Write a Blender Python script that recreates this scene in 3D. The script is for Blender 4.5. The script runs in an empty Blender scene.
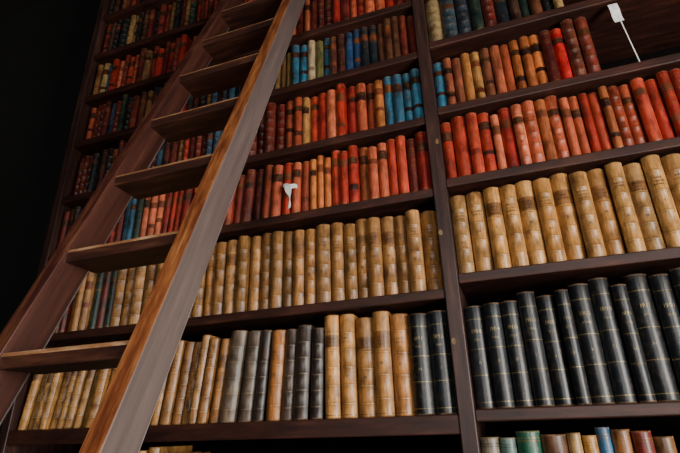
import bpy, bmesh, math, random
from mathutils import Matrix, Vector
R = random.Random(7)
D = 1.3      # camera to shelf-front distance (m)
EYE = 1.5    # camera height

def hexlin(h):
    h = h.lstrip('#')
    o = []
    for i in (0, 2, 4):
        c = int(h[i:i+2], 16)/255
        o.append(c/12.92 if c <= 0.04045 else ((c+0.055)/1.055)**2.4)
    return tuple(o)

# ------------------------------------------------------------ materials
def new_mat(name):
    m = bpy.data.materials.new(name); m.use_nodes = True
    nt = m.node_tree; nt.nodes.clear()
    out = nt.nodes.new('ShaderNodeOutputMaterial')
    b = nt.nodes.new('ShaderNodeBsdfPrincipled')
    nt.links.new(b.outputs[0], out.inputs[0])
    return m, nt, b

def noise(nt, scale, detail=4, vec_scale=(1, 1, 1), rough=0.6):
    tc = nt.nodes.new('ShaderNodeTexCoord')
    mp = nt.nodes.new('ShaderNodeMapping'); mp.inputs['Scale'].default_value = vec_scale
    nt.links.new(tc.outputs['Object'], mp.inputs[0])
    n = nt.nodes.new('ShaderNodeTexNoise'); n.inputs['Scale'].default_value = scale
    n.inputs['Detail'].default_value = detail; n.inputs['Roughness'].default_value = rough
    nt.links.new(mp.outputs[0], n.inputs['Vector'])
    return n.outputs['Fac']

def ramp(nt, fac, stops):
    r = nt.nodes.new('ShaderNodeValToRGB')
    e = r.color_ramp.elements
    e[0].position, e[0].color = stops[0][0], (*stops[0][1], 1)
    e[1].position, e[1].color = stops[-1][0], (*stops[-1][1], 1)
    for p, c in stops[1:-1]:
        x = e.new(p); x.color = (*c, 1)
    nt.links.new(fac, r.inputs[0])
    return r.outputs[0]

def mult(nt, a, b, fac=1.0, mode='MULTIPLY'):
    m = nt.nodes.new('ShaderNodeMix'); m.data_type = 'RGBA'; m.blend_type = mode
    m.inputs[0].default_value = fac
    nt.links.new(a, m.inputs[6]); nt.links.new(b, m.inputs[7])
    return m.outputs[2]

def bump(nt, b, fac, strength=0.3, dist=0.002):
    bp = nt.nodes.new('ShaderNodeBump'); bp.inputs['Strength'].default_value = strength
    bp.inputs['Distance'].default_value = dist
    nt.links.new(fac, bp.inputs['Height']); nt.links.new(bp.outputs[0], b.inputs['Normal'])

def wood(name, stops, scale=9, vs=(6, 6, .5), rough=0.4, spec=0.5, bs=.25):
    m, nt, b = new_mat(name)
    f = noise(nt, scale, 6, vs, .65)
    c = ramp(nt, f, [(p, hexlin(h)) for p, h in stops])
    nt.links.new(c, b.inputs['Base Color'])
    b.inputs['Roughness'].default_value = rough
    b.inputs['Specular IOR Level'].default_value = spec
    bump(nt, b, f, bs)
    return m

# books
m_book, nt, b = new_mat('book_binding')
ca = nt.nodes.new('ShaderNodeVertexColor'); ca.layer_name = 'Col'
g = nt.nodes.new('ShaderNodeAttribute'); g.attribute_name = 'gilt'
n1 = noise(nt, 19, 5, (1.3, 1, .8))
n2 = noise(nt, 60, 6, (3, 3, .5), .7)
n3 = noise(nt, 70, 6, (1, 1, .8), .75)
c1 = ramp(nt, n1, [(.32, (.32, .28, .26)), (.5, (.92, .91, .90)), (.70, (1.38, 1.32, 1.24))])
c2 = ramp(nt, n2, [(.3, (.50, .47, .45)), (.55, (1, 1, 1)), (.75, (1.7, 1.6, 1.45))])
c = mult(nt, mult(nt, ca.outputs[0], c1), c2)
# faded / scuffed patches drift to a dusty leather brown
sc = nt.nodes.new('ShaderNodeMapRange'); sc.inputs[1].default_value = .52; sc.inputs[2].default_value = .70; sc.inputs[4].default_value = .55
nt.links.new(n3, sc.inputs[0])
mx = nt.nodes.new('ShaderNodeMix'); mx.data_type = 'RGBA'
sg = nt.nodes.new('ShaderNodeMath'); sg.operation = 'SUBTRACT'; sg.inputs[0].default_value = 1.0; sg.use_clamp = True
nt.links.new(g.outputs['Fac'], sg.inputs[1])
sm = nt.nodes.new('ShaderNodeMath'); sm.operation = 'MULTIPLY'
nt.links.new(sg.outputs[0], sm.inputs[0]); nt.links.new(sc.outputs[0], sm.inputs[1])
nt.links.new(sm.outputs[0], mx.inputs[0]); nt.links.new(c, mx.inputs[6])
s2 = nt.nodes.new('ShaderNodeMix'); s2.data_type = 'RGBA'; s2.inputs[0].default_value = .35
nt.links.new(ca.outputs[0], s2.inputs[6]); s2.inputs[7].default_value = (.24, .155, .095, 1)
nt.links.new(s2.outputs[2], mx.inputs[7])
nt.links.new(mx.outputs[2], b.inputs['Base Color'])
rr = nt.nodes.new('ShaderNodeMapRange'); rr.inputs[3].default_value = .38; rr.inputs[4].default_value = .3
nt.links.new(g.outputs['Fac'], rr.inputs[0]); nt.links.new(rr.outputs[0], b.inputs['Roughness'])
mm = nt.nodes.new('ShaderNodeMath'); mm.operation = 'MULTIPLY'; mm.inputs[1].default_value = .35
nt.links.new(g.outputs['Fac'], mm.inputs[0]); nt.links.new(mm.outputs[0], b.inputs['Metallic'])
b.inputs['Specular IOR Level'].default_value = .5
bump(nt, b, n2, .45, .001)

m_page, nt, b = new_mat('page_edges')
f = noise(nt, 40, 3, (14, .3, .3))
nt.links.new(ramp(nt, f, [(.3, hexlin('6b5a3c')), (.7, hexlin('b8a67e'))]), b.inputs['Base Color'])
b.inputs['Roughness'].default_value = .9

m_case = wood('dark_stained_oak', [(.3, '180b08'), (.55, '361b14'), (.8, '583324')], 10, (.6, 4, 4), .5, .4)
m_upright = wood('dark_stained_oak_upright', [(.3, '1a0e0c'), (.55, '36211c'), (.8, '573830')], 10, (5, 5, .5), .45, .45)
m_back = wood('bookcase_backing', [(.3, '040303'), (.8, '0a0605')], 8, (5, 5, .5), .9, .1)

# ------------------------------------------------------------ mesh helpers
def box_bm(bm, x0, x1, y0, y1, z0, z1, mi=0):
    v = [bm.verts.new(p) for p in ((x0, y0, z0), (x1, y0, z0), (x1, y1, z0), (x0, y1, z0),
                                   (x0, y0, z1), (x1, y0, z1), (x1, y1, z1), (x0, y1, z1))]
    fs = []
    for q in ((0, 3, 2, 1), (4, 5, 6, 7), (0, 1, 5, 4), (1, 2, 6, 5), (2, 3, 7, 6), (3, 0, 4, 7)):
        f = bm.faces.new([v[i] for i in q]); f.material_index = mi; fs.append(f)
    return v, fs

def finish(bm, name, mats, bevel=0, seg=2):
    me = bpy.data.meshes.new(name); bm.normal_update(); bm.to_mesh(me); bm.free()
    for m in mats: me.materials.append(m)
    o = bpy.data.objects.new(name, me); bpy.context.collection.objects.link(o)
    if bevel:
        md = o.modifiers.new('bevel', 'BEVEL'); md.width = bevel; md.segments = seg
        md.limit_method = 'ANGLE'
    return o

# ------------------------------------------------------------ bookcase
YF = D                 # shelf front plane
YB = D + 0.30
ZL = [-.86, -.55, -.25, .03, .276, .513, .71, .916, 1.10, 1.29, 1.48, 1.67]
ZR = [-.84, -.53, -.24, .037, .304, .53, .728, .935, 1.13, 1.32, 1.51, 1.70]
ZL = [EYE + z*D for z in ZL]; ZR = [EYE + z*D for z in ZR]
TOP = EYE + 1.88*D
XL0, XL1 = -1.655, -.154
XR0, XR1 = -.114, .98
TH = .028
bm = bmesh.new()
box_bm(bm, XL1, XR0, YF-.004, YB, 0, TOP, 1)                 # divider
box_bm(bm, XL0-.035, XL0, YF-.004, YB, 0, TOP, 1)            # left end
box_bm(bm, XR1, XR1+.035, YF-.004, YB, 0, TOP, 1)            # right end
box_bm(bm, XL0-.035, XR1+.035, YB, YB+.012, 0, TOP, 2)       # backing
box_bm(bm, XL0-.06, XR1+.06, YF-.04, YB+.012, TOP, TOP+.05, 0)   # cornice
box_bm(bm, XL0-.09, XR1+.09, YF-.07, YB+.012, TOP+.05, TOP+.09, 0)
box_bm(bm, XL0-.035, XR1+.035, YF-.02, YB, 0, .12, 0)       # plinth
for i, z in enumerate(ZL):
    t = .046 if i == 3 else TH
    box_bm(bm, XL0, XL1, YF, YB, z-t, z, 0)
for i, z in enumerate(ZR):
    box_bm(bm, XR0, XR1, YF, YB, z-TH, z, 0)
bookcase = finish(bm, 'bookcase', [m_case, m_upright, m_back], .003, 2)

# small number tags pinned to the divider
m_tag, nt, b = new_mat('aged_paper_tag')
nt.links.new(ramp(nt, noise(nt, 120, 3), [(.3, hexlin('4a3620')), (.7, hexlin('8a7048'))]), b.inputs['Base Color'])
bm = bmesh.new()
for (x, z) in ((-.146, EYE+.40*D), (-.144, EYE+.165*D), (-.124, EYE+.63*D)):
    vs = [bm.verts.new((x+.006*math.cos(a), YF-.0052, z+.009*math.sin(a))) for a in [math.pi/8+i*math.pi/4 for i in range(8)]]
    vb = [bm.verts.new((v.co.x, YF-.0038, v.co.z)) for v in vs]
    bm.faces.new(vs)
    for i in range(8):
        bm.faces.new((vs[i], vb[i], vb[(i+1) % 8], vs[(i+1) % 8]))
bmesh.ops.recalc_face_normals(bm, faces=bm.faces)
tags = finish(bm, 'shelf_number_tags', [m_tag]); tags.parent = bookcase

# ------------------------------------------------------------ glyphs for spine titles
glyph = {}
def make_glyphs():
    for ch in '0123456789ABCDEFGHIJKLMNOPQRSTUVWXYZ':
        cu = bpy.data.curves.new('g', 'FONT'); cu.body = ch; cu.size = 1; cu.resolution_u = 2
        ob = bpy.data.objects.new('g', cu); bpy.context.collection.objects.link(ob)
        bpy.context.view_layer.update()
        me = bpy.data.meshes.new_from_object(ob)
        vs = [(v.co.x, v.co.y) for v in me.vertices]
        fs = [tuple(p.vertices) for p in me.polygons]
        glyph[ch] = (vs, fs, max(v[0] for v in vs)+.06)
        bpy.data.objects.remove(ob); bpy.data.meshes.remove(me); bpy.data.curves.remove(cu)
make_glyphs()

# ------------------------------------------------------------ books
V = []; F = []; FC = []; FM = []; FG = []; FS = []
GOLD = hexlin('c9a862')
def mixc(a, b, t): return tuple(a[i]*(1-t)+b[i]*t for i in range(3))
def scale(c, s): return tuple(min(1, x*s) for x in c)

def add_box(T, x0, x1, y0, y1, z0, z1, col, mi):
    n = len(V)
    for p in ((x0, y0, z0), (x1, y0, z0), (x1, y1, z0), (x0, y1, z0), (x0, y0, z1), (x1, y0, z1), (x1, y1, z1), (x0, y1, z1)):
        V.append(T(*p))
    for q in ((0, 3, 2, 1), (4, 5, 6, 7), (0, 1, 5, 4), (1, 2, 6, 5), (2, 3, 7, 6), (3, 0, 4, 7)):
        F.append(tuple(n+i for i in q)); FC.append(col); FM.append(mi); FG.append(0); FS.append(False)

def add_book(x0, zb, w, h, col, style, lean=0, detail=True, inset=.012):
    dep = R.uniform(.17, .21)
    y0 = YF + inset + R.uniform(-.008, .012)
    yj = y0 + w*.32
    bulge = w*.32
    col = scale(col, R.uniform(.66, 1.2))
    def T(x, y, z): return (x0+x+z*lean, y, zb+z+.0005)
    bt = .0028
    bc = scale(col, .9)
    w2 = w - .0010
    add_box(T, .0003, bt, yj+.002, y0+dep, 0, h, bc, 0)
    add_box(T, w2-bt, w2, yj+.002, y0+dep, 0, h, bc, 0)
    add_box(T, bt, w2-bt, yj+.002, y0+dep-.004, .004, h-.005, (1, 1, 1), 1)
    feats = []
    txt = []
    gold = style.get('gold', GOLD)
    if style['k'] == 'band':
        n = style.get('n', 5)
        fr = [.13, .30, .47, .64, .81] if n == 5 else [.16, .38, .60, .82]
        for f in fr:
            feats.append((f*h, .0022, 'band'))
            if style.get('lines', True):
                feats.append((f*h+.006, .0007, 'line'))
        feats.append((.03*h, .001, 'line'))
        if style.get('label'):
            a, b_ = fr[-2]*h+.009, fr[-1]*h-.005
            feats.append(((a+b_)/2, (b_-a)/2, 'panel'))
        txt = [((fr[-2]+fr[-1])/2*h, 2), ((fr[1]+fr[2])/2*h, 1)]
    elif style['k'] == 'cloth':
        for f in (.04, .055, .93, .95):
            feats.append((f*h, .0007, 'line'))
        if R.random() < .5: feats.append((.62*h, .0008, 'line')); feats.append((.60*h, .0005, 'line'))
        if style.get('label'):
            hh = R.uniform(.05, .085)*h; zc = R.uniform(.70, .78)*h
            feats.append((zc, hh, 'panel'))
        if R.random() < .3:
            feats.append((R.uniform(.2, .4)*h, R.uniform(.03, .05)*h, 'panel'))
            style = dict(style)
            if not style.get('label'): style['label'] = scale(col, .45)
        txt = [(.76*h, 2), (.25*h if R.random() < .5 else .5*h, 1)]
    elif style['k'] == 'year':
        for f in (.06, .075, .31, .325, .56, .575, .86, .875):
            feats.append((f*h, .0010, 'line'))
        txt = [(.70*h, 3), (.43*h, 1)]
    feats.sort()
    st = [[0.0, -.001]]; segc = []
    def seg(z, off, c, gl=0):
        if z - st[-1][0] < 1e-5: return
        st.append([z, off]); segc.append((c, gl))
    worn = mixc(col, hexlin('a08060'), .3)
    seg(.004, 0, worn)
    for zc, hh, k in feats:
        if zc-hh-.003 < st[-1][0]: continue
        if k == 'band':
            seg(zc-hh-.002, 0, col); seg(zc-hh, .0016, scale(col, .7)); seg(zc+hh, .0016, mixc(col, hexlin('b89868'), .10)); seg(zc+hh+.002, 0, scale(col, .6))
        elif k == 'line':
            seg(zc-hh, 0, col); seg(zc+hh, 0.0, gold, 1)
        else:
            seg(zc-hh, 0, col); seg(zc+hh, 0, style['label'])
    seg(h-.004, 0, col); seg(h, -.001, worn)
    NC = 8 if detail else 5
    n0 = len(V)
    for z, off in st:
        for i in range(NC+1):
            t = i/NC
            s = math.sin(math.pi*t)**.75
            V.append(T(w2*t, yj - (bulge + off)*s, z))
    for j in range(len(st)-1):
        for i in range(NC):
            a = n0 + j*(NC+1)+i
            F.append((a, a+1, a+NC+2, a+NC+1)); c_, gl = segc[j]
            FC.append(c_); FM.append(0); FG.append(gl); FS.append(True)
    for j in (0, len(st)-1):
        idx = [n0+j*(NC+1)+i for i in range(NC+1)]
        F.append(tuple(idx if j else idx[::-1])); FC.append(scale(col, .6)); FM.append(0); FG.append(0); FS.append(False)
    if not detail: return
    def line(s, zc, size, c):
        tw = sum(glyph[ch][2] for ch in s)*size
        if tw > w*.62: size *= w*.62/tw; tw = w*.62
        x = w/2 - tw/2
        for ch in s:
            vs, fs, gw = glyph[ch]
            n = len(V)
            for gx, gz in vs:
                px = x+gx*size; t = min(max(px/w2, 0), 1)
                V.append(T(px, yj - (bulge*math.sin(math.pi*t)**.75) - .0007, zc + (gz-.35)*size))
            for f in fs:
                F.append(tuple(n+i for i in f)); FC.append(c); FM.append(0); FG.append(.6); FS.append(False)
            x += gw*size
    words = ['ANNUAL', 'ESTATE', 'RECORD', 'TIDE', 'MAIL', 'ARTS', 'LETTERS', 'NOTES', 'BOARD', 'TRADE']
    ink = style.get('ink', gold)
    for zc, k in txt:
        if k == 3:
            line(style.get('year', '1907'), zc+.010, .0145, ink)
            line(R.choice(['TIMES', 'STAR', 'SUN', 'JAN', 'MAR']) , zc-.012, .008, ink)
        elif k == 2:
            for q in range(R.choice([2, 3])):
                line(R.choice(words), zc+.008-q*.0095, .0085, ink)
        else:
            line(R.choice(['I', 'II', 'III', 'IV', 'V', 'VI', 'VII', 'X']) if R.random() < .5 else str(R.randint(1, 99)), zc, .010, ink)

def H(*hs): return [hexlin(h) for h in hs]
TAN = H('986838', 'a0703e', '886032', 'a47646', '906436')
TANR = H('b07e44', 'b8864c', 'a8763e', 'b88a52', 'ac7e46')
ORTAN = H('b47a42', 'ac6e38', 'ba8448')
CHAR = H('40342e', '342a26', '4a3c34')
GREYB = H('5e5044', '685848')
NAVY = H('141a20', '12171c', '181f26', '10151a')
RED = H('9c281a', '92221a', 'a43220', 'a83a26', '801e18')
BRICK = H('a44a2e', 'ae5236', '943e28', 'b65e40')
MAR = H('5e1e18', '521816', '68261e', '4c1a16')
TEAL = H('285a72', '306680', '265066')
OR = H('ac5e2e', 'b26834', '9c542e')
DGREEN = H('24362c', '2a4034', '1e2e28')
MIX = MAR*3 + RED[:3] + BRICK[:2] + NAVY*2 + DGREEN + H('6b4a2c', '7a5430', '3a2620', '2a485c', '8c6e44', '54301e', '283c50', '40281c')
S_BAND = lambda: {'k': 'band', 'n': 5, 'ink': hexlin('4a3218'), 'gold': hexlin('6a4a24'), 'label': R.choice([None, hexlin('4e2c18'), None])}
S_TAN4 = lambda: {'k': 'band', 'n': R.choice([4, 5]), 'ink': hexlin('3e2812'), 'gold': hexlin('70502a'), 'lines': R.random() < .4, 'label': R.choice([None, None, None, hexlin('7a5028')])}
S_YEAR = lambda: {'k': 'year', 'year': str(R.randint(1890, 1911)), 'gold': hexlin('7c6c42'), 'ink': hexlin('8e7e56')}
S_CL = lambda: {'k': 'cloth', 'gold': hexlin('966a30'), 'label': R.choice([None, hexlin('2a120e'), hexlin('3a1c14'), hexlin('6a3420')])}
S_MIX = lambda: R.choice([S_CL, S_CL, lambda: {'k': 'band', 'gold': hexlin('8a6a38'), 'label': R.choice([None, hexlin('5a2018')])}])()

def fill_left(row, items, lim=XL0):
    """place books from the divider towards the left"""
    z = ZL[row]; x = XL1 - .002; pl = 0
    for (n, w, h, pal, sty, lean) in items:
        for k in range(n):
            ww = w*R.uniform(.86, 1.14); hh = h*R.uniform(.94, 1.02)
            ll = lean*R.uniform(.9, 1.1) if lean else 0
            if ll > pl: x -= hh*(ll-pl)
            x -= ww + R.choice([.0006, .0006, .002])
            if x < lim+.002: return
            add_book(x, z, ww, hh, R.choice(pal), sty(), ll)
            pl = ll
def fill_right(row, items, lim=XR1, start=XR0+.002):
    z = ZR[row]; x = start
    for (n, w, h, pal, sty, lean) in items:
        for k in range(n):
            ww = w*R.uniform(.91, 1.08); hh = h*R.uniform(.95, 1.025)
            if x+ww > lim-.002: return x
            add_book(x, z, ww, hh, R.choice(pal), sty(), lean)
            x += ww + R.choice([.0006, .0006, .002])
    return x

def rnd(n, w, h, pal, det=S_MIX):
    return [(1, R.uniform(w*.7, w*1.25), R.uniform(h*.86, h), [R.choice(pal)], det, 0) for _ in range(n)]

# left/middle bay
fill_left(3, [(2, .056, .276, NAVY, S_YEAR, 0), (5, .050, .283, ORTAN, S_TAN4, .0),
              (1, .036, .262, CHAR, S_BAND, .03), (2, .04, .262, CHAR, S_BAND, .05), (1, .047, .262, ORTAN, S_TAN4, .06),
              (1, .036, .262, CHAR, S_BAND, .07), (2, .046, .262, GREYB, S_BAND, .09), (6, .032, .255, TAN, S_TAN4, .10), (30, .033, .245, TANR, S_TAN4, .13)])
fill_left(4, [(28, .0415, .26, TAN, S_TAN4, 0), (3, .035, .245, DGREEN+MAR, S_CL, 0), (9, .03, .235, DGREEN+MAR+TAN, S_CL, 0)])
fill_left(5, [(1, .037, .215, RED, S_CL, 0), (1, .03, .205, MAR, S_CL, 0), (2, .03, .21, RED, S_CL, 0), (2, .028, .2, BRICK, S_CL, 0),
              (1, .03, .206, OR, S_CL, 0), (3, .029, .21, RED, S_CL, 0), (2, .024, .204, OR, S_CL, 0), (1, .024, .2, OR, S_CL, 0),
              (2, .03, .205, BRICK, S_CL, .02), (1, .04, .206, RED, S_CL, .03), (2, .034, .208, BRICK, S_CL, .04), (3, .034, .208, MAR, S_CL, .05),
              (10, .028, .2, RED+BRICK, S_CL, .05), (3, .03, .2, BRICK, S_CL, 0), (3, .03, .205, TEAL+DGREEN, S_CL, 0), (20, .03, .2, MIX, S_CL, 0)])
fill_left(6, [(4, .031, .212, TEAL, S_CL, 0), (1, .03, .21, OR, S_CL, 0), (2, .034, .212, BRICK, S_CL, 0), (5, .034, .216, RED+BRICK, S_CL, 0),
              (1, .03, .2, TAN, S_CL, 0), (2, .032, .215, BRICK, S_CL, 0), (6, .036, .218, MAR, S_BAND, 0)] + rnd(40, .032, .215, MIX))
fill_left(7, [(2, .03, .2, MAR, S_CL, 0), (3, .028, .195, H('5a3420', '4a2b1d'), S_CL, 0), (2, .03, .197, NAVY, S_CL, 0), (2, .032, .2, H('204a78', '1b4068'), S_CL, 0),
              (2, .028, .19, H('4a2620'), S_CL, 0), (1, .03, .195, TEAL, S_CL, 0), (1, .028, .192, H('5c5a34'), S_CL, 0), (1, .03, .197, H('a89474'), S_CL, 0),
              (2, .03, .192, TEAL, S_CL, 0), (1, .026, .18, H('98804f'), S_CL, 0)] + rnd(50, .029, .2, MIX))
fill_left(8, rnd(60, .03, .2, RED+MAR*2+BRICK+H('6b4a2c', '7a5a3a', '8c744a', '254a60')))
for r in (9, 10, 11):
    fill_left(r, rnd(60, .03, .205, MIX))
fill_left(2, [(18, .045, .27, NAVY+CHAR, S_YEAR, 0), (4, .04, .3, TANR, S_TAN4, 0), (3, .04, .3, H('b8a888'), S_CL, 0), (20, .035, .29, NAVY, S_CL, 0)])
for r in (0, 1):
    fill_left(r, rnd(60, .045, .32, MIX+TAN))

# right bay
fill_right(3, [(1, .05, .272, NAVY, S_YEAR, 0), (1, .042, .27, NAVY, S_YEAR, 0), (3, .042, .274, NAVY, S_YEAR, 0), (1, .032, .27, NAVY, S_YEAR, 0),
               (1, .05, .292, NAVY, S_YEAR, 0), (1, .046, .292, NAVY, S_YEAR, 0), (1, .036, .275, NAVY, S_YEAR, 0), (1, .05, .302, NAVY, S_YEAR, 0),
               (20, .046, .296, NAVY, S_YEAR, 0)])
fill_right(4, [(2, .045, .248, TANR, S_TAN4, 0), (24, .0455, .254, TANR, S_TAN4, 0)])
fill_right(5, [(1, .032, .205, RED, S_CL, 0), (1, .044, .215, RED, S_CL, 0), (2, .034, .212, RED, S_CL, 0), (1, .026, .2, BRICK, S_CL, 0), (1, .036, .212, RED, S_CL, 0),
               (1, .034, .222, BRICK, S_BAND, 0), (1, .036, .225, BRICK, S_BAND, 0), (1, .03, .225, OR, S_CL, 0), (1, .034, .232, BRICK, S_BAND, 0),
               (2, .026, .21, BRICK, S_CL, 0), (2, .026, .205, RED, S_CL, 0), (1, .024, .21, OR, S_CL, 0), (2, .03, .21, BRICK, S_BAND, 0), (6, .031, .216, RED, S_CL, 0), (20, .034, .22, RED+MAR, S_CL, 0)])
xe = fill_right(6, [(1, .032, .198, TEAL, S_CL, 0), (2, .028, .195, H('8a4a34', 'a06a44'), S_CL, 0), (2, .031, .2, ORTAN, S_CL, 0), (1, .03, .2, H('7a4630'), S_CL, 0), (2, .03, .2, BRICK, S_CL, 0),
               (2, .028, .2, OR, S_CL, 0), (1, .03, .205, OR, S_CL, 0), (1, .034, .206, MAR, S_CL, 0), (1, .035, .218, H('b81c1c'), S_CL, 0),
               (1, .036, .226, H('5a2c20'), S_BAND, 0), (1, .036, .222, H('7a3428'), S_BAND, 0)], lim=.42)
fill_right(7, [(1, .05, .2, H('907a54'), S_BAND, 0), (1, .05, .205, H('2c3a44'), S_BAND, 0), (1, .045, .205, H('26303a'), S_BAND, 0), (1, .04, .2, DGREEN, S_CL, 0)] + rnd(9, .038, .205, MIX), lim=.34)
for r in (8, 9, 10, 11):
    fill_right(r, rnd(40, .034, .205, MIX))
PL = lambda: {'k': 'cloth', 'gold': hexlin('2c2c2c'), 'label': hexlin('1c2a30'), 'ink': hexlin('2a2a2a')}
fill_right(2, [(1, .042, .307, H('7c745f'), PL, 0), (1, .04, .305, H('4c6460'), PL, 0),
               (1, .05, .31, H('1c5a44'), S_CL, 0), (1, .06, .295, H('5b3a24'), S_BAND, 0), (1, .03, .305, H('a08050'), S_CL, 0), (1, .03, .3, H('a8783c'), S_CL, 0),
               (1, .03, .307, H('2b5f86'), S_CL, 0), (2, .04, .3, H('8a5a30', '7a2a20'), S_CL, 0)] + rnd(20, .04, .307, MIX+TAN+TEAL))
for r in (0, 1):
    fill_right(r, rnd(40, .045, .32, MIX+TAN))

me = bpy.data.meshes.new('shelved_books')
me.from_pydata(V, [], F)
me.materials.append(m_book); me.materials.append(m_page)
me.polygons.foreach_set('material_index', FM)
me.polygons.foreach_set('use_smooth', FS)
at = me.color_attributes.new('Col', 'FLOAT_COLOR', 'CORNER')
buf = []
for i, f in enumerate(F):
    c = FC[i]
    for _ in f: buf.extend((c[0], c[1], c[2], 1))
at.data.foreach_set('color', buf)
ga = me.attributes.new('gilt', 'FLOAT', 'FACE'); ga.data.foreach_set('value', [float(x) for x in FG])
me.update()
books = bpy.data.objects.new('shelved_books', me); bpy.context.collection.objects.link(books)

# ------------------------------------------------------------ ladder
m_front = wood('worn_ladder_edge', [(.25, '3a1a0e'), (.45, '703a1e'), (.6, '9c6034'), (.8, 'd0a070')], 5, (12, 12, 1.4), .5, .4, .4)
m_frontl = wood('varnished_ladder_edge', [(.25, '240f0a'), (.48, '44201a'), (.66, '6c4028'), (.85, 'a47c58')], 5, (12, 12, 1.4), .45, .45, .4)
m_side = wood('varnished_side_painted_sheen', [(.25, '443a38'), (.6, '5c504c'), (.9, '786a63')], 5, (9, 9, .5), .42, .5, .1)  # varnished rail side, its grey window sheen painted into the colour
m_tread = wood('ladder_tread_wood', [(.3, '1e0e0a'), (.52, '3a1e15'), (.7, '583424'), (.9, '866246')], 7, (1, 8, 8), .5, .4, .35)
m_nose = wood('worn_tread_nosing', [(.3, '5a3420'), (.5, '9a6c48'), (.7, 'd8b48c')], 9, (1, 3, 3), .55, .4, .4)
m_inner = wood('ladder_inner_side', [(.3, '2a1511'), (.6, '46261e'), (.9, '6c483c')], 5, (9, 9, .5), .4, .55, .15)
m_arris = wood('pale_arris_painted_light', [(.3, '5a4c48'), (.5, '80787a'), (.7, 'a8a4aa')], 9, (3, 3, 1), .4, .6, .2)  # light caught on the back corner, painted as a pale edge
ang = math.radians(-21.35)
RD = .075; LEN = 3.445
bm = bmesh.new()
xl0, xl1, xr0, xr1 = -.882, -.847, -.570, -.533
cx = -.71
for a, b_, side in ((xl0, xl1, 'l'), (xr0, xr1, 'r')):
    NS = 30
    rings = []
    cs = [(a, 0), (b_, 0), (b_, RD-.006), (b_-.004, RD), (a, RD)]
    n = len(cs)
    for k in range(NS+1):
        zz = LEN*k/NS
        rings.append([bm.verts.new((x-cx, y, zz + (.391*y if k == 0 else 0))) for (x, y) in cs])
    for k in range(NS):
        for i in range(n):
            f = bm.faces.new((rings[k][i], rings[k][(i+1) % n], rings[k+1][(i+1) % n], rings[k+1][i]))
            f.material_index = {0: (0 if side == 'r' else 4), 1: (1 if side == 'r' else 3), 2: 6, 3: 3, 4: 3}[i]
    f = bm.faces.new(rings[0][::-1]); f.material_index = 3
    f = bm.faces.new(rings[-1]); f.material_index = 3
ct, sn = math.cos(-ang), math.sin(-ang)
for k in range(-8, 5):
    s = 2.248 + .240*k
    prof = [(.002, -.029), (.002, -.008), (.0055, 0), (.088, 0), (.088, -.029)]
    rows = []
    for x in (xl1-cx-.004, xr0-cx+.004):
        rows.append([bm.verts.new((x, y*ct - z*sn, s + y*sn + z*ct)) for y, z in prof])
    n = len(prof)
    for i in range(n):
        j = (i+1) % n
        f = bm.faces.new((rows[0][i], rows[0][j], rows[1][j], rows[1][i]))
        f.material_index = 5 if i == 1 else 2
    for rw in rows:
        f = bm.faces.new(rw); f.material_index = 2
bmesh.ops.recalc_face_normals(bm, faces=bm.faces)
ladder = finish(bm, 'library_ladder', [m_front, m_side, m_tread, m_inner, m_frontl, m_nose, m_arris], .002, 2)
ladder.location = (cx, -.027, 0)
ladder.rotation_euler = (ang, 0, 0)

# ------------------------------------------------------------ paper slips
m_paper, nt, b = new_mat('white_paper')
nt.links.new(ramp(nt, noise(nt, 60, 3), [(.3, hexlin('c8c8c4')), (.7, hexlin('f0f0ec'))]), b.inputs['Base Color'])
b.inputs['Roughness'].default_value = .8
bm = bmesh.new()
def strip(pts, hw, ax=(0, 0, 1)):
    prev = None
    for i, p in enumerate(pts):
        p = Vector(p); h_ = hw[i] if isinstance(hw, list) else hw
        a = bm.verts.new(p - Vector(ax)*h_); c_ = bm.verts.new(p + Vector(ax)*h_)
        if prev: bm.faces.new((prev[0], a, c_, prev[1]))
        prev = (a, c_)
px, pz = -.622, 2.266
yy = YF - .003
ts = [i/12 for i in range(13)]
strip([(px-.026+.052*t, yy + .004*(abs(2*t-1)**2.2), pz - .012*(t-.5) + .002*math.sin(9*t)) for t in ts], [.004+.005*abs(math.sin(2.2*t+.4)) for t in ts])
strip([(px-.008+.012*math.sin(2.2*t), yy-.002-.003*abs(math.sin(7*t)), pz+.004-.088*t) for t in ts], [.010-.009*t+.003*math.sin(8*t) for t in ts], (1, 0, .25))
slip = finish(bm, 'paper_ribbon_slip', [m_paper])
md = slip.modifiers.new('t', 'SOLIDIFY'); md.thickness = .0006
bm = bmesh.new()
p0, p1 = Vector((.470, YF+.03, ZR[6]+.001)), Vector((.445, YF+.012, 2.68))
strip([p0.lerp(p1, t/6) for t in range(7)], .0013, (1, 0, 0))
strip([p0.lerp(p1, .72+.28*t/6)+Vector((-.004, -.002+.003*math.sin(t), 0)) for t in range(7)], .013, (1, .1, .1))
flag = finish(bm, 'paper_flag_marker', [m_paper])
md = flag.modifiers.new('t', 'SOLIDIFY'); md.thickness = .0008

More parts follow.
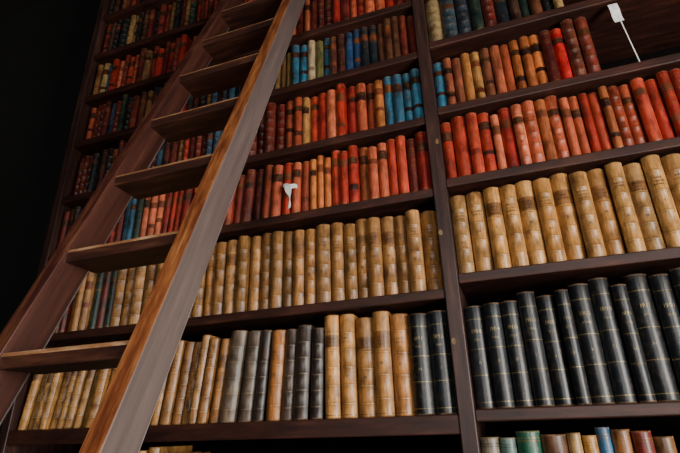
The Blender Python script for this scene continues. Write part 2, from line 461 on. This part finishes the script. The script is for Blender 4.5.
# ------------------------------------------------------------ room
def room_mat(name, a, b_, sc=3, r=.85):
    m, nt, b = new_mat(name)
    nt.links.new(ramp(nt, noise(nt, sc, 4), [(.3, hexlin(a)), (.7, hexlin(b_))]), b.inputs['Base Color'])
    b.inputs['Roughness'].default_value = r
    return m
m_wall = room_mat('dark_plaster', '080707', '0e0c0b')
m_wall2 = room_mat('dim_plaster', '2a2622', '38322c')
m_floor = wood('floorboards', [(.3, '2a1a12'), (.8, '4a3020')], 4, (8, .6, 1), .5)
X0, X1, Y0, Y1, ZT = -3.4, 1.75, -2.2, YB+.02, 4.25
def rb(name, dims, mat):
    bm = bmesh.new()
    for d in dims: box_bm(bm, *d)
    return finish(bm, name, [mat])
rb('floor', [(X0-.1, X1+.1, Y0-.1, Y1+.1, -.1, 0)], m_floor)
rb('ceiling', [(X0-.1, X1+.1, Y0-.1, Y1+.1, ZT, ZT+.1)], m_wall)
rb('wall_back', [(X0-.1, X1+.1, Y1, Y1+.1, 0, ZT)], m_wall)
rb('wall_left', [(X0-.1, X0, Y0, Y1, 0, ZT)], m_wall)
m_frame = room_mat('painted_frame', 'b8b4a8', 'ccc8bc', 5, .5)
wy0, wy1, wz0, wz1 = -.75, .45, .9, 2.3
wym, wzm = (wy0+wy1)/2, (wz0+wz1)/2
rb('wall_right', [(X1, X1+.1, Y0, wy0, 0, ZT), (X1, X1+.1, wy1, Y1, 0, ZT), (X1, X1+.1, wy0, wy1, 0, wz0), (X1, X1+.1, wy0, wy1, wz1, ZT)], m_wall2)
fr = [(X1-.02, X1+.06, wy0, wy0+.05, wz0, wz1), (X1-.02, X1+.06, wy1-.05, wy1, wz0, wz1),
      (X1-.02, X1+.06, wy0+.05, wy1-.05, wz0, wz0+.05), (X1-.02, X1+.06, wy0+.05, wy1-.05, wz1-.05, wz1),
      (X1, X1+.03, wym-.015, wym+.015, wz0+.05, wz1-.05), (X1, X1+.03, wy0+.05, wy1-.05, wzm-.015, wzm+.015)]
rb('window_1', fr, m_frame)
vx0, vx1, vz0, vz1 = -.2, 1.2, 1.2, 3.0  # unseen window opening, added behind the camera for spine highlights
rb('wall_front', [(X0, vx0, Y0-.1, Y0, 0, ZT), (vx1, X1, Y0-.1, Y0, 0, ZT), (vx0, vx1, Y0-.1, Y0, 0, vz0), (vx0, vx1, Y0-.1, Y0, vz1, ZT)], m_wall2)
rb('added_fill_window', [(vx0, vx0+.05, Y0-.06, Y0+.02, vz0, vz1), (vx1-.05, vx1, Y0-.06, Y0+.02, vz0, vz1),
      (vx0+.05, vx1-.05, Y0-.06, Y0+.02, vz0, vz0+.05), (vx0+.05, vx1-.05, Y0-.06, Y0+.02, vz1-.05, vz1),
      ((vx0+vx1)/2-.015, (vx0+vx1)/2+.015, Y0-.03, Y0, vz0+.05, vz1-.05), (vx0+.05, vx1-.05, Y0-.03, Y0, 2.085, 2.115)], m_frame)
def area(name, loc, rot, sx, sy, e, col):
    l = bpy.data.lights.new(name, 'AREA'); l.shape = 'RECTANGLE'; l.size = sx; l.size_y = sy
    l.energy = e; l.color = col
    lo = bpy.data.objects.new(name, l); bpy.context.collection.objects.link(lo)
    lo.location = loc; lo.rotation_euler = rot
area('window_daylight', (X1+.05, wym, wzm), (0, math.radians(90), 0), wz1-wz0, wy1-wy0, 165, (1.0, .94, .86))
area('added_fill_rear', ((vx0+vx1)/2, Y0-.05, 2.1), (math.radians(90), 0, 0), 1.4, 1.8, 62, (1.0, .98, .95))  # weaker lamp added behind the camera to highlight the spines

w = bpy.data.worlds.new('world'); bpy.context.scene.world = w; w.use_nodes = True
w.node_tree.nodes['Background'].inputs[0].default_value = (.6, .75, 1, 1)
w.node_tree.nodes['Background'].inputs[1].default_value = .3

# ------------------------------------------------------------ camera
xr = Vector((.9418, .3362, -.0245)).normalized()
fw = Vector((-.2999, .8687, .3948)); fw = (fw - xr*fw.dot(xr)).normalized()
up = xr.cross(fw).normalized()
cd = bpy.data.cameras.new('camera'); cd.sensor_width = 36; cd.lens = 484/680*36; cd.clip_start = .02
co = bpy.data.objects.new('camera', cd); bpy.context.collection.objects.link(co)
M = Matrix((xr, up, -fw)).transposed().to_4x4(); M.translation = Vector((0, 0, EYE))
co.matrix_world = M
bpy.context.scene.camera = co
print('verts', len(V))
